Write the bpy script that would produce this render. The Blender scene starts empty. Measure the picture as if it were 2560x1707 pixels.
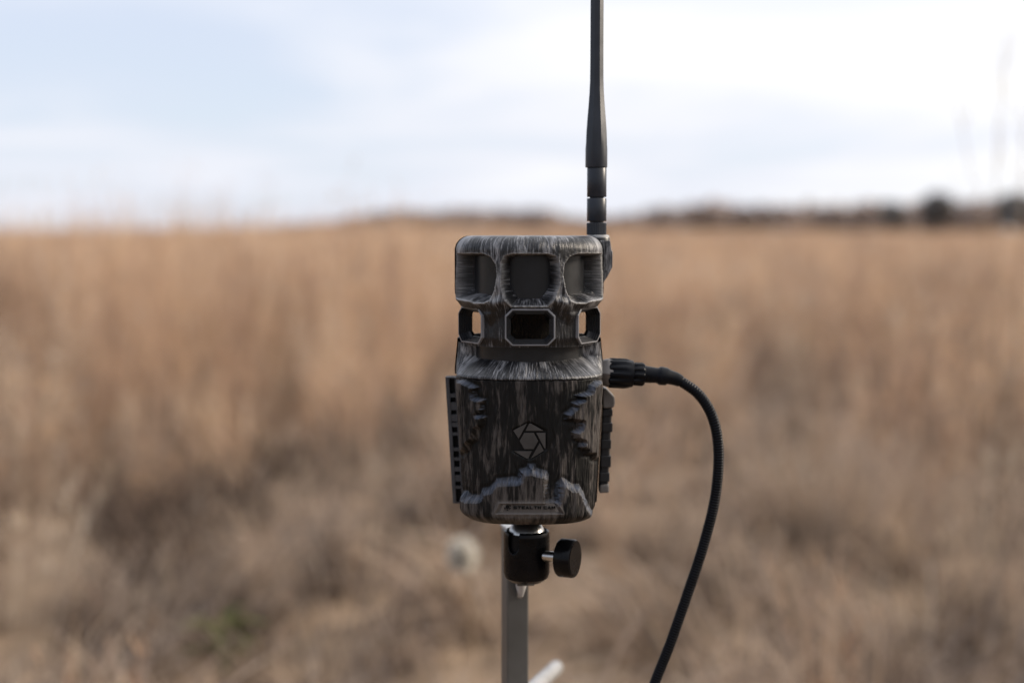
import bpy, bmesh, math, random
import numpy as np
from mathutils import Vector

random.seed(7)
rng = np.random.default_rng(11)
R = math.radians
sc = bpy.context.scene
COL = sc.collection

# ------------------------------------------------------------------ camera
H = 1.15                      # eye height above the ground
PITCH = R(4.45)
LENS = 50.0
F = 2560 * LENS / 36.0        # focal length in photograph pixels
cam_d = bpy.data.cameras.new('camera')
cam_d.lens = LENS; cam_d.sensor_width = 36.0
cam_d.clip_start = 0.05; cam_d.clip_end = 6000
cam_d.dof.use_dof = True
cam_d.dof.focus_distance = 1.012
cam_d.dof.aperture_fstop = 2.8
cam_d.dof.aperture_blades = 9
cam = bpy.data.objects.new('camera', cam_d); COL.objects.link(cam)
cam.location = (0, 0, H); cam.rotation_euler = (math.pi / 2 - PITCH, 0, 0)
sc.camera = cam

# ------------------------------------------------------------------ sky and sun
SUN_AZ, SUN_EL = R(80), R(21)          # azimuth to the right of the view direction
sun_dir = Vector((math.sin(SUN_AZ) * math.cos(SUN_EL), math.cos(SUN_AZ) * math.cos(SUN_EL), math.sin(SUN_EL)))
world = bpy.data.worlds.new('World'); sc.world = world; world.use_nodes = True
wt = world.node_tree; wt.nodes.clear()
def W(t, **kw):
    n = wt.nodes.new(t)
    for k, v in kw.items(): setattr(n, k, v)
    return n
wl = wt.links.new
w_out = W('ShaderNodeOutputWorld'); w_bg = W('ShaderNodeBackground'); wl(w_bg.outputs[0], w_out.inputs[0])
w_tc = W('ShaderNodeTexCoord')
w_sky = W('ShaderNodeTexSky', sky_type='NISHITA'); w_sky.sun_disc = False
w_sky.sun_elevation = SUN_EL; w_sky.sun_rotation = SUN_AZ; w_sky.dust_density = 0.0; w_sky.air_density = 0.9; w_sky.ozone_density = 2.2
SKY = 0.13
w_sk = W('ShaderNodeVectorMath', operation='SCALE'); w_sk.inputs['Scale'].default_value = SKY
wl(w_sky.outputs[0], w_sk.inputs[0])
w_sep = W('ShaderNodeSeparateXYZ'); wl(w_tc.outputs['Generated'], w_sep.inputs[0])
w_mx = W('ShaderNodeMath', operation='MAXIMUM'); wl(w_sep.outputs['Z'], w_mx.inputs[0]); w_mx.inputs[1].default_value = 0.0
w_ad = W('ShaderNodeMath', operation='ADD'); wl(w_mx.outputs[0], w_ad.inputs[0]); w_ad.inputs[1].default_value = 0.11
w_iv = W('ShaderNodeMath', operation='DIVIDE'); w_iv.inputs[0].default_value = 1.0; wl(w_ad.outputs[0], w_iv.inputs[1])
w_pr = W('ShaderNodeVectorMath', operation='SCALE'); wl(w_tc.outputs['Generated'], w_pr.inputs[0]); wl(w_iv.outputs[0], w_pr.inputs['Scale'])
w_mp = W('ShaderNodeMapping'); wl(w_pr.outputs[0], w_mp.inputs[0]); w_mp.inputs['Location'].default_value = (20.1, 4.0, 0.0); w_mp.inputs['Scale'].default_value = (0.75, 0.9, 0.0)
w_n1 = W('ShaderNodeTexNoise'); wl(w_mp.outputs[0], w_n1.inputs['Vector'])
w_n1.inputs['Scale'].default_value = 0.8; w_n1.inputs['Detail'].default_value = 6; w_n1.inputs['Roughness'].default_value = 0.55; w_n1.inputs['Distortion'].default_value = 0.5
w_dt = W('ShaderNodeVectorMath', operation='DOT_PRODUCT'); wl(w_tc.outputs['Generated'], w_dt.inputs[0]); w_dt.inputs[1].default_value = sun_dir
w_c1 = W('ShaderNodeMath', operation='MULTIPLY_ADD'); wl(w_dt.outputs['Value'], w_c1.inputs[0]); w_c1.inputs[1].default_value = 0.30; wl(w_n1.outputs['Fac'], w_c1.inputs[2])
w_hz = W('ShaderNodeMath', operation='MULTIPLY_ADD'); wl(w_iv.outputs[0], w_hz.inputs[0]); w_hz.inputs[1].default_value = 0.030; wl(w_c1.outputs[0], w_hz.inputs[2])
w_cov = W('ShaderNodeMapRange', interpolation_type='SMOOTHSTEP'); wl(w_hz.outputs[0], w_cov.inputs['Value'])
w_cov.inputs['From Min'].default_value = 0.46; w_cov.inputs['From Max'].default_value = 0.80; w_cov.inputs['To Min'].default_value = 0.74      # a thin veil even in the gaps
# cloud brightness: greyer away from the sun, white and a little warm towards it
w_br = W('ShaderNodeMapRange'); wl(w_c1.outputs[0], w_br.inputs['Value'])
w_br.inputs['From Min'].default_value = 0.40; w_br.inputs['From Max'].default_value = 0.80
w_cr = W('ShaderNodeMix', data_type='RGBA'); wl(w_br.outputs[0], w_cr.inputs['Factor'])
w_cr.inputs['A'].default_value = (0.68, 0.715, 0.83, 1); w_cr.inputs['B'].default_value = (0.91, 0.91, 0.915, 1)
w_cl = W('ShaderNodeClamp'); wl(w_dt.outputs['Value'], w_cl.inputs[0])
w_pw = W('ShaderNodeMath', operation='POWER'); wl(w_cl.outputs[0], w_pw.inputs[0]); w_pw.inputs[1].default_value = 3.0
w_gl = W('ShaderNodeVectorMath', operation='SCALE'); w_gl.inputs[0].default_value = (0.45, 0.40, 0.33); wl(w_pw.outputs[0], w_gl.inputs['Scale'])
w_ca = W('ShaderNodeVectorMath', operation='ADD'); wl(w_cr.outputs['Result'], w_ca.inputs[0]); wl(w_gl.outputs[0], w_ca.inputs[1])
w_z2 = W('ShaderNodeMath', operation='MULTIPLY'); wl(w_mx.outputs[0], w_z2.inputs[0]); wl(w_mx.outputs[0], w_z2.inputs[1])
w_zn = W('ShaderNodeMath', operation='MULTIPLY_ADD'); wl(w_z2.outputs[0], w_zn.inputs[0]); w_zn.inputs[1].default_value = 1.9; w_zn.inputs[2].default_value = 0.90
w_cz = W('ShaderNodeVectorMath', operation='SCALE'); wl(w_ca.outputs[0], w_cz.inputs[0]); wl(w_zn.outputs[0], w_cz.inputs['Scale'])      # overcast luminance rises towards the zenith
w_fin = W('ShaderNodeMix', data_type='RGBA'); wl(w_cov.outputs[0], w_fin.inputs['Factor']); wl(w_sk.outputs[0], w_fin.inputs['A']); wl(w_cz.outputs[0], w_fin.inputs['B'])
wl(w_fin.outputs['Result'], w_bg.inputs['Color']); w_bg.inputs['Strength'].default_value = 1.0

sun_d = bpy.data.lights.new('sun', 'SUN'); sun_d.energy = 4.4; sun_d.angle = R(12); sun_d.color = (1.0, 0.87, 0.72)
sun = bpy.data.objects.new('sun', sun_d); COL.objects.link(sun)
sun.rotation_euler = sun_dir.to_track_quat('Z', 'Y').to_euler(); sun.location = (20, 10, 12)

vs = sc.view_settings
vs.view_transform = 'Standard'; vs.look = 'None'; vs.exposure = 0.33; vs.gamma = 1.0; vs.use_curve_mapping = False
sc.cycles.use_denoising = True
sc.cycles.max_bounces = 4; sc.cycles.diffuse_bounces = 2; sc.cycles.transparent_max_bounces = 10
sc.cycles.caustics_reflective = False; sc.cycles.caustics_refractive = False

# ------------------------------------------------------------------ helpers
SP, CP = math.sin(PITCH), math.cos(PITCH)
def P(px, py, Y):
    """world point at depth Y (metres in front of the lens) that the photograph shows at pixel px, py"""
    u = (px - 1280) / F; v = (853.5 - py) / F
    d = Vector((u, CP + v * SP, -SP + v * CP))
    return Vector((0, 0, H)) + d * (Y / d.y)
def Z(py, Y=1.0): return P(1280, py, Y).z
def project(V):
    V = np.asarray(V, float)
    x, y, z = V[:, 0], V[:, 1], V[:, 2] - H
    f = y * CP - z * SP; up = y * SP + z * CP
    return np.stack([1280 + F * x / f, 853.5 - F * up / f], 1)
def smooth(t): t = np.clip(t, 0, 1); return t * t * (3 - 2 * t)
def sstep(a, b, x): return smooth((np.asarray(x, float) - a) / (b - a))

def noise2(u, v, seed=0):
    u = np.asarray(u, float); v = np.asarray(v, float)
    iu = np.floor(u).astype(np.int64); iv = np.floor(v).astype(np.int64)
    fu = u - iu; fv = v - iv
    fu = fu * fu * (3 - 2 * fu); fv = fv * fv * (3 - 2 * fv)
    def h(a, b):
        n = (a * 374761393 + b * 668265263 + seed * 982451653) & 0x7fffffff
        n = ((n ^ (n >> 13)) * 1274126177) & 0x7fffffff
        return ((n ^ (n >> 16)) & 0xffff) / 65535.0
    return (h(iu, iv) * (1 - fu) + h(iu + 1, iv) * fu) * (1 - fv) + (h(iu, iv + 1) * (1 - fu) + h(iu + 1, iv + 1) * fu) * fv

def sdf_poly(px, py, poly):
    """signed distance to a polygon, negative inside"""
    poly = np.asarray(poly, float); n = len(poly)
    d = np.full(px.shape, 1e9); inside = np.zeros(px.shape, bool)
    for i in range(n):
        ax, ay = poly[i]; bx, by = poly[(i + 1) % n]
        ex, ey = bx - ax, by - ay
        t = np.clip(((px - ax) * ex + (py - ay) * ey) / (ex * ex + ey * ey + 1e-12), 0, 1)
        d = np.minimum(d, np.hypot(px - ax - t * ex, py - ay - t * ey))
        c = ((ay > py) != (by > py)) & (px < (bx - ax) * (py - ay) / (by - ay + 1e-12) + ax)
        inside ^= c
    return np.where(inside, -d, d)

def tag(o, label=None, cat=None, group=None, kind=None):
    if label: o['label'] = label
    if cat: o['category'] = cat
    if group: o['group'] = group
    if kind: o['kind'] = kind
    return o
def empty(name, loc, label, cat, group=None):
    o = bpy.data.objects.new(name, None); COL.objects.link(o); o.location = loc; o.empty_display_size = 0.02
    return tag(o, label, cat, group)
def origin_of(o):
    v = Vector((0, 0, 0))
    while o is not None: v += o.location; o = o.parent
    return v
def mesh_obj(name, verts, faces, mat, parent=None, smooth_=True, bark=None, sharp=None, bevel=None, loc=None):
    """one mesh object from world-space vertices; under a parent its origin is the parent's"""
    me = bpy.data.meshes.new(name)
    o = bpy.data.objects.new(name, me); COL.objects.link(o)
    if parent is not None:
        o.parent = parent; off = origin_of(parent)
    else:
        off = Vector(loc) if loc is not None else Vector((0, 0, 0)); o.location = off
    V = np.asarray(verts, float) - np.array(off)
    me.from_pydata(V.tolist(), [], [list(map(int, f)) for f in faces])
    if bark is not None:
        a = me.attributes.new('bark', 'FLOAT_VECTOR', 'POINT'); a.data.foreach_set('vector', np.asarray(bark, np.float32).ravel())
    me.materials.append(mat)
    if smooth_:
        me.polygons.foreach_set('use_smooth', [True] * len(me.polygons))
        if sharp is not None: me.set_sharp_from_angle(angle=R(sharp))
    if bevel:
        m = o.modifiers.new('bevel', 'BEVEL'); m.width = bevel; m.segments = 2; m.limit_method = 'ANGLE'; m.angle_limit = R(40)
    me.update()
    return o
def grid_faces(nr, nc, wrap=False, keep=None):
    F_ = []
    cc = nc if wrap else nc - 1
    i = np.arange(nr - 1)[:, None]; j = np.arange(cc)[None, :]
    j2 = (j + 1) % nc
    q = np.stack([i * nc + j, i * nc + j2, (i + 1) * nc + j2, (i + 1) * nc + j], -1)
    if keep is not None: q = q[keep]
    return q.reshape(-1, 4)
def box_vf(c, s, rz=0.0):
    cx, cy, cz = c; a, b, d = s[0] / 2, s[1] / 2, s[2] / 2
    v = [(x, y, z) for z in (-d, d) for x, y in ((-a, -b), (a, -b), (a, b), (-a, b))]
    cs, sn = math.cos(rz), math.sin(rz)
    v = [(cx + x * cs - y * sn, cy + x * sn + y * cs, cz + z) for x, y, z in v]
    f = [(3, 2, 1, 0), (4, 5, 6, 7), (0, 1, 5, 4), (1, 2, 6, 5), (2, 3, 7, 6), (3, 0, 4, 7)]
    return v, f
class MB:
    def __init__(s): s.v = []; s.f = []
    def add(s, v, f):
        k = len(s.v); s.v += [tuple(p) for p in v]; s.f += [tuple(i + k for i in q) for q in f]; return s
    def box(s, c, sz, rz=0.0): return s.add(*box_vf(c, sz, rz))
    def prism(s, front, back):
        n = len(front)
        return s.add(list(front) + list(back), [tuple(range(n))[::-1], tuple(range(n, 2 * n))] + [(i, (i + 1) % n, n + (i + 1) % n, n + i) for i in range(n)])
    def obj(s, name, mat, parent=None, **kw): return mesh_obj(name, s.v, s.f, mat, parent, **kw)
def tube_vf(pts, radii, seg=20, cap=True, mod=None):
    """tube along a polyline; mod(i, angle) multiplies the radius"""
    pts = [Vector(p) for p in pts]; n = len(pts); V = []
    t0 = (pts[1] - pts[0]).normalized()
    ref = Vector((0, 0, 1)) if abs(t0.z) < 0.9 else Vector((0, -1, 0))
    nx = t0.cross(ref).normalized()
    for i in range(n):
        t = (pts[min(i + 1, n - 1)] - pts[max(i - 1, 0)])
        t = t.normalized() if t.length > 1e-9 else t0
        nx = (nx - t * nx.dot(t)).normalized(); ny = t.cross(nx)
        for k in range(seg):
            a = 2 * math.pi * k / seg
            r = radii[i] * (mod(i, a) if mod else 1.0)
            V.append(pts[i] + nx * (r * math.cos(a)) + ny * (r * math.sin(a)))
    Fc = [tuple(q) for q in grid_faces(n, seg, True)]
    if cap: Fc += [tuple(range(seg))[::-1], tuple(range((n - 1) * seg, n * seg))]
    return V, Fc

# ------------------------------------------------------------------ materials
def new_mat(name):
    m = bpy.data.materials.new(name); m.use_nodes = True
    nt = m.node_tree; b = nt.nodes['Principled BSDF']
    def N(t, **kw):
        n = nt.nodes.new(t)
        for k, v in kw.items(): setattr(n, k, v)
        return n
    return m, nt, b, N, nt.links.new
def ramp(N, stops):
    r = N('ShaderNodeValToRGB'); e = r.color_ramp.elements
    while len(e) < len(stops): e.new(0.5)
    for i, (p, c) in enumerate(stops): e[i].position = p; e[i].color = (*c, 1)
    return r
def plain(name, col, rough=0.5, metal=0.0, spec=0.5, nscale=900.0, bump=0.02, var=0.25):
    m, nt, b, N, L = new_mat(name)
    tc = N('ShaderNodeTexCoord'); n = N('ShaderNodeTexNoise'); n.inputs['Scale'].default_value = nscale; n.inputs['Detail'].default_value = 4
    L(tc.outputs['Object'], n.inputs['Vector'])
    n2 = N('ShaderNodeTexNoise'); n2.inputs['Scale'].default_value = nscale / 12; n2.inputs['Detail'].default_value = 5; L(tc.outputs['Object'], n2.inputs['Vector'])
    r = ramp(N, [(0.3, tuple(c * (1 - var) for c in col)), (0.7, tuple(min(1, c * (1 + var)) for c in col))]); L(n2.outputs['Fac'], r.inputs[0]); L(r.outputs[0], b.inputs['Base Color'])
    mr = N('ShaderNodeMapRange'); L(n2.outputs['Fac'], mr.inputs[0]); mr.inputs[3].default_value = max(0.02, rough - 0.12); mr.inputs[4].default_value = min(1, rough + 0.12); L(mr.outputs[0], b.inputs['Roughness'])
    b.inputs['Metallic'].default_value = metal; b.inputs['Specular IOR Level'].default_value = spec
    bp = N('ShaderNodeBump'); bp.inputs['Strength'].default_value = bump * 10; bp.inputs['Distance'].default_value = 0.0002; L(n.outputs['Fac'], bp.inputs['Height']); L(bp.outputs[0], b.inputs['Normal'])
    return m
def camo(name, tones, su=420.0, sv=42.0, rough=0.47, bump=0.6, spec=0.3, edge_light_col=(0.055, 0.066, 0.092)):
    """printed bark camouflage on moulded plastic: streaks along the moulded grain (attribute 'bark')"""
    m, nt, b, N, L = new_mat(name)
    at = N('ShaderNodeAttribute', attribute_name='bark')
    def noise(scale, det, loc=(0, 0, 0), dist=0.0):
        mp = N('ShaderNodeMapping'); mp.inputs['Scale'].default_value = (scale[0], scale[1], 0.0); mp.inputs['Location'].default_value = loc; L(at.outputs['Vector'], mp.inputs[0])
        n = N('ShaderNodeTexNoise'); n.inputs['Scale'].default_value = 1; n.inputs['Detail'].default_value = det; n.inputs['Distortion'].default_value = dist; n.inputs['Roughness'].default_value = 0.6
        L(mp.outputs[0], n.inputs['Vector']); return n
    a = noise((su * 0.75, sv, 1), 5, dist=0.5); big = noise((60.0, 26.0, 1), 4, (5, 3, 0), 0.6); fine = noise((su * 3.2, sv * 4.0, 1), 3, (9, 1, 0))
    m1 = N('ShaderNodeMath', operation='MULTIPLY_ADD'); L(big.outputs['Fac'], m1.inputs[0]); m1.inputs[1].default_value = 0.8; L(a.outputs['Fac'], m1.inputs[2])
    m2 = N('ShaderNodeMath', operation='MULTIPLY_ADD'); L(fine.outputs['Fac'], m2.inputs[0]); m2.inputs[1].default_value = 0.36; L(m1.outputs[0], m2.inputs[2])
    sx = N('ShaderNodeSeparateXYZ'); L(at.outputs['Vector'], sx.inputs[0]); m4 = N('ShaderNodeMath', operation='ADD'); L(m2.outputs[0], m4.inputs[0]); L(sx.outputs['Z'], m4.inputs[1])
    mr = N('ShaderNodeMapRange'); L(m4.outputs[0], mr.inputs[0]); mr.inputs[1].default_value = 0.74; mr.inputs[2].default_value = 1.42
    r = ramp(N, tones); L(mr.outputs[0], r.inputs[0])
    ea = N('ShaderNodeAttribute', attribute_name='worn'); em = N('ShaderNodeMix', data_type='RGBA'); L(ea.outputs['Fac'], em.inputs['Factor']); L(r.outputs[0], em.inputs['A']); em.inputs['B'].default_value = (*edge_light_col, 1); L(em.outputs['Result'], b.inputs['Base Color'])  # painted sky light and edge highlights mixed over the camouflage tones
    b.inputs['Roughness'].default_value = rough; b.inputs['Specular IOR Level'].default_value = spec
    h = N('ShaderNodeMath', operation='MULTIPLY_ADD'); L(fine.outputs['Fac'], h.inputs[0]); h.inputs[1].default_value = 0.4; L(a.outputs['Fac'], h.inputs[2])
    bp = N('ShaderNodeBump'); bp.inputs['Strength'].default_value = bump; bp.inputs['Distance'].default_value = 0.0006; L(h.outputs[0], bp.inputs['Height']); L(bp.outputs[0], b.inputs['Normal'])
    return m
TONES = [(0.0, (0.0025, 0.0025, 0.0025)), (0.45, (0.005, 0.0048, 0.0047)), (0.53, (0.017, 0.0148, 0.0137)), (0.64, (0.036, 0.0315, 0.029)), (0.9, (0.066, 0.058, 0.053))]
TONES_H = [(0.0, (0.003, 0.003, 0.0035)), (0.42, (0.006, 0.006, 0.007)), (0.50, (0.030, 0.030, 0.033)), (0.62, (0.105, 0.105, 0.110)), (0.9, (0.25, 0.246, 0.248))]
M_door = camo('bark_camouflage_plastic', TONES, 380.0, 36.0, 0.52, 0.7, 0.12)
M_head = camo('grey_bark_camouflage_plastic', TONES_H, 1300.0, 95.0, 0.36, 1.0, 0.32, (0.20, 0.196, 0.194))
M_black = plain('black_moulded_plastic', (0.004, 0.004, 0.0043), 0.55, spec=0.10)
M_drum = plain('smoked_satin_plastic', (0.008, 0.0086, 0.0098), 0.32, spec=0.22, bump=0.004)
M_ant = plain('charcoal_rubber', (0.012, 0.0145, 0.020), 0.33, bump=0.01, spec=0.28)
M_core = plain('matte_black_sensor_core', (0.003, 0.003, 0.003), 0.8, spec=0.05)
M_rail = plain('dark_grey_plastic', (0.045, 0.045, 0.048), 0.5, spec=0.3)
M_rim = plain('grey_frame_plastic', (0.11, 0.11, 0.118), 0.38)
M_rimin = plain('black_stepped_plastic', (0.010, 0.0105, 0.012), 0.32, spec=0.25)
M_emb = plain('taupe_emblem_plastic', (0.085, 0.077, 0.072), 0.5, spec=0.35)
M_emblem = plain('dull_taupe_emblem_plastic', (0.036, 0.033, 0.031), 0.5, spec=0.2)
M_latch = plain('charcoal_latch_plastic', (0.016, 0.016, 0.017), 0.5, spec=0.15)
M_ink = plain('black_print', (0.003, 0.003, 0.003), 0.6, spec=0.1)
M_hose = plain('black_hose_rubber', (0.003, 0.0035, 0.005), 0.36, spec=0.08)
M_metal = plain('brushed_silver_metal', (0.42, 0.41, 0.40), 0.30, metal=1.0)
M_gloss = plain('black_anodised_metal', (0.0025, 0.0025, 0.003), 0.26, metal=0.0, spec=0.12)
M_post = plain('weathered_grey_paint', (0.050, 0.050, 0.048), 0.36, nscale=300, spec=0.6)
M_rod = plain('pale_galvanised_metal', (0.22, 0.22, 0.22), 0.5, metal=0.2)
M_bracket = plain('pale_bracket_metal', (0.30, 0.30, 0.30), 0.45, metal=0.3)
def glass_mat():
    m, nt, b, N, L = new_mat('clear_sensor_pane')
    nt.nodes.remove(b); out = nt.nodes['Material Output']
    t = N('ShaderNodeBsdfTransparent'); t.inputs[0].default_value = (0.95, 0.93, 0.90, 1)
    g = N('ShaderNodeBsdfGlossy'); g.inputs['Roughness'].default_value = 0.08
    lw = N('ShaderNodeLayerWeight'); lw.inputs[0].default_value = 0.5; pw = N('ShaderNodeMath', operation='POWER'); L(lw.outputs['Facing'], pw.inputs[0]); pw.inputs[1].default_value = 5.0; fr = N('ShaderNodeMath', operation='MULTIPLY_ADD'); L(pw.outputs[0], fr.inputs[0]); fr.inputs[1].default_value = 0.9; fr.inputs[2].default_value = 0.008
    mx = N('ShaderNodeMixShader'); L(fr.outputs[0], mx.inputs[0]); L(t.outputs[0], mx.inputs[1]); L(g.outputs[0], mx.inputs[2]); L(mx.outputs[0], out.inputs[0])
    return m
M_glass = glass_mat()

# ------------------------------------------------------------------ ground
def ground_mat():
    m, nt, b, N, L = new_mat('dry_grassland_soil')
    tc = N('ShaderNodeTexCoord')
    n1 = N('ShaderNodeTexNoise'); n1.inputs['Scale'].default_value = 0.25; n1.inputs['Detail'].default_value = 10; n1.inputs['Roughness'].default_value = 0.7; L(tc.outputs['Object'], n1.inputs['Vector'])
    n2 = N('ShaderNodeTexNoise'); n2.inputs['Scale'].default_value = 14; n2.inputs['Detail'].default_value = 8; n2.inputs['Roughness'].default_value = 0.7; L(tc.outputs['Object'], n2.inputs['Vector'])
    mx = N('ShaderNodeMath', operation='MULTIPLY_ADD'); L(n1.outputs['Fac'], mx.inputs[0]); mx.inputs[1].default_value = 0.5; L(n2.outputs['Fac'], mx.inputs[2])
    r = ramp(N, [(0.45, (0.07, 0.05, 0.035)), (0.65, (0.17, 0.12, 0.08)), (0.85, (0.30, 0.21, 0.135)), (1.0, (0.36, 0.27, 0.18))]); L(mx.outputs[0], r.inputs[0]); L(r.outputs[0], b.inputs['Base Color'])
    b.inputs['Roughness'].default_value = 0.95; b.inputs['Specular IOR Level'].default_value = 0.1
    bp = N('ShaderNodeBump'); bp.inputs['Strength'].default_value = 0.7; bp.inputs['Distance'].default_value = 0.04; L(n2.outputs['Fac'], bp.inputs['Height']); L(bp.outputs[0], b.inputs['Normal'])
    return m
def ground_z(x, y):
    x = np.asarray(x, float); y = np.asarray(y, float)
    d = np.hypot(x, y)
    und = (noise2(x / 9 + 40, y / 9 + 40, 3) - 0.5) * 0.22 + (noise2(x / 2.2 + 90, y / 2.2 + 50, 4) - 0.5) * 0.07
    und = und * sstep(1.8, 6, d)
    far = (noise2(x / 140 + 7, y / 140 + 3, 5) - 0.5) * 1.6 * sstep(60, 260, d)
    rise = 1.7 * np.exp(-((x + 12) / 45) ** 2) * sstep(120, 240, y) * (1 - sstep(300, 500, y))
    return und + far + rise
rad = np.concatenate([[0.0], np.geomspace(0.5, 4500, 130)]); ang = np.linspace(0, 2 * np.pi, 181)[:-1]
RR, AA = np.meshgrid(rad, ang, indexing='ij')
gx, gy = RR * np.sin(AA), RR * np.cos(AA)
gv = np.stack([gx, gy, ground_z(gx, gy)], -1).reshape(-1, 3)
g = mesh_obj('ground', gv, grid_faces(len(rad), len(ang), True)[:, ::-1], ground_mat())
tag(g, kind='structure')
def gz(x, y): return float(ground_z(np.array([x]), np.array([y]))[0])

# ------------------------------------------------------------------ grass (stuff)
def grass_mat(name, stops, rand_amt=0.5, trans=0.3):
    m, nt, b, N, L = new_mat(name)
    nt.nodes.remove(b); out = nt.nodes['Material Output']
    at = N('ShaderNodeAttribute', attribute_name='tone'); oi = N('ShaderNodeObjectInfo')
    geo = N('ShaderNodeNewGeometry')
    n = N('ShaderNodeTexNoise'); n.inputs['Scale'].default_value = 0.9; n.inputs['Detail'].default_value = 4; L(geo.outputs['Position'], n.inputs['Vector'])
    m1 = N('ShaderNodeMath', operation='MULTIPLY_ADD'); L(oi.outputs['Random'], m1.inputs[0]); m1.inputs[1].default_value = rand_amt * 1.5; L(at.outputs['Fac'], m1.inputs[2])
    m2 = N('ShaderNodeMath', operation='MULTIPLY_ADD'); L(n.outputs['Fac'], m2.inputs[0]); m2.inputs[1].default_value = 1.0; L(m1.outputs[0], m2.inputs[2])
    nb = N('ShaderNodeTexNoise'); nb.inputs['Scale'].default_value = 5.5; nb.inputs['Detail'].default_value = 2; L(geo.outputs['Position'], nb.inputs['Vector'])
    m2b = N('ShaderNodeMath', operation='MULTIPLY_ADD'); L(nb.outputs['Fac'], m2b.inputs[0]); m2b.inputs[1].default_value = 0.5; L(m2.outputs[0], m2b.inputs[2])
    m3 = N('ShaderNodeMath', operation='SUBTRACT'); L(m2b.outputs[0], m3.inputs[0]); m3.inputs[1].default_value = 1.14
    r = ramp(N, stops); L(m3.outputs[0], r.inputs[0])
    d = N('ShaderNodeBsdfDiffuse'); L(r.outputs[0], d.inputs[0]); t = N('ShaderNodeBsdfTranslucent'); L(r.outputs[0], t.inputs[0])
    mx = N('ShaderNodeMixShader'); mx.inputs[0].default_value = trans; L(d.outputs[0], mx.inputs[1]); L(t.outputs[0], mx.inputs[2]); L(mx.outputs[0], out.inputs[0])
    return m
M_tall = grass_mat('dry_bluestem', [(0.02, (0.103, 0.073, 0.051)), (0.16, (0.276, 0.158, 0.098)), (0.30, (0.266, 0.208, 0.175)), (0.46, (0.471, 0.305, 0.181)), (0.62, (0.471, 0.330, 0.247)), (0.80, (0.574, 0.391, 0.233)), (1.0, (0.615, 0.509, 0.402))])
M_low = grass_mat('weathered_grass_litter', [(0.02, (0.053, 0.039, 0.031)), (0.2, (0.143, 0.103, 0.078)), (0.36, (0.211, 0.175, 0.147)), (0.52, (0.327, 0.236, 0.161)), (0.70, (0.365, 0.281, 0.222)), (0.86, (0.460, 0.358, 0.247)), (1.0, (0.538, 0.462, 0.376))])
M_green = grass_mat('green_shoots', [(0.1, (0.078, 0.081, 0.036)), (0.6, (0.172, 0.161, 0.073)), (1.0, (0.281, 0.218, 0.127))])

def ribbons(specs, name, mat):
    """specs: base, lean vector at the tip, height, width, sag, tone -> ribbon blades in one mesh"""
    V = []; Fc = []; T = []
    S = 4
    for (bx, by, lx, ly, h, w, sag, tone) in specs:
        a = random.uniform(0, math.pi); wx, wy = math.cos(a), math.sin(a)
        k = len(V)
        for s in range(S + 1):
            t = s / S
            x = bx + lx * t ** 1.7; y = by + ly * t ** 1.7
            z = h * (t - sag * t * t)
            hw = 0.5 * w * (1 - 0.75 * t)
            V.append((x - wx * hw, y - wy * hw, z)); V.append((x + wx * hw, y + wy * hw, z)); T += [tone, tone]
        Fc += [(k + 2 * s, k + 2 * s + 1, k + 2 * s + 3, k + 2 * s + 2) for s in range(S)]
    me = bpy.data.meshes.new(name); me.from_pydata(V, [], Fc)
    a = me.attributes.new('tone', 'FLOAT', 'POINT'); a.data.foreach_set('value', np.asarray(T, np.float32))
    me.materials.append(mat)
    return bpy.data.objects.new(name, me)
def tall_tuft(name, seed, n=46, spread=0.10, hmax=1.0):
    random.seed(seed); sp = []
    for i in range(n):
        r = spread * math.sqrt(random.random()); a = random.uniform(0, 6.283)
        h = hmax * random.uniform(0.62, 1.0); l = random.uniform(0.02, 0.26) * h; la = a + random.uniform(-0.9, 0.9)
        tone = random.gauss(0.50, 0.09)
        bx, by = r * math.cos(a), r * math.sin(a); lx, ly = l * math.cos(la), l * math.sin(la)
        sp.append((bx, by, lx, ly, h, random.uniform(0.003, 0.0055), 0.0, tone))
        for k in range(5):                                   # spikelets and curled leaves along the upper stem
            t = random.uniform(0.35, 1.0); ex = bx + lx * t ** 1.7; ey = by + ly * t ** 1.7; q = random.uniform(0, 6.283)
            FL.append((ex, ey, h * t, q, random.uniform(0.03, 0.09), random.uniform(0.004, 0.009), tone + random.uniform(0.0, 0.18)))
    for i in range(n):                                       # basal leaves
        r = spread * 1.1 * math.sqrt(random.random()); a = random.uniform(0, 6.283); h = hmax * random.uniform(0.2, 0.6); l = random.uniform(0.1, 0.35)
        sp.append((r * math.cos(a), r * math.sin(a), l * math.cos(a), l * math.sin(a), h, random.uniform(0.004, 0.008), random.uniform(0.1, 0.5), random.gauss(0.36, 0.1)))
    return sp
def make_proto(name, sp, mat, fl=()):
    o = ribbons(sp, name, mat); me = o.data
    if fl:
        bm = bmesh.new(); bm.from_mesh(me); ly = bm.verts.layers.float.get('tone')
        for (x, y, z, q, l, w, t) in fl:
            dx, dy = math.cos(q), math.sin(q)
            vs_ = [bm.verts.new(p) for p in ((x - dy * w / 2, y + dx * w / 2, z), (x + dx * l * .3, y + dy * l * .3, z + l * .5), (x + dx * l * .45, y + dy * l * .45, z + l), (x + dy * w / 2, y - dx * w / 2, z + l * .1))]
            for v in vs_: v[ly] = t
            bm.faces.new(vs_)
        bm.to_mesh(me); bm.free()
    return o
protos = bpy.data.collections.new('grass_kinds')
NT, ND, NL = 5, 3, 4
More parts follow.
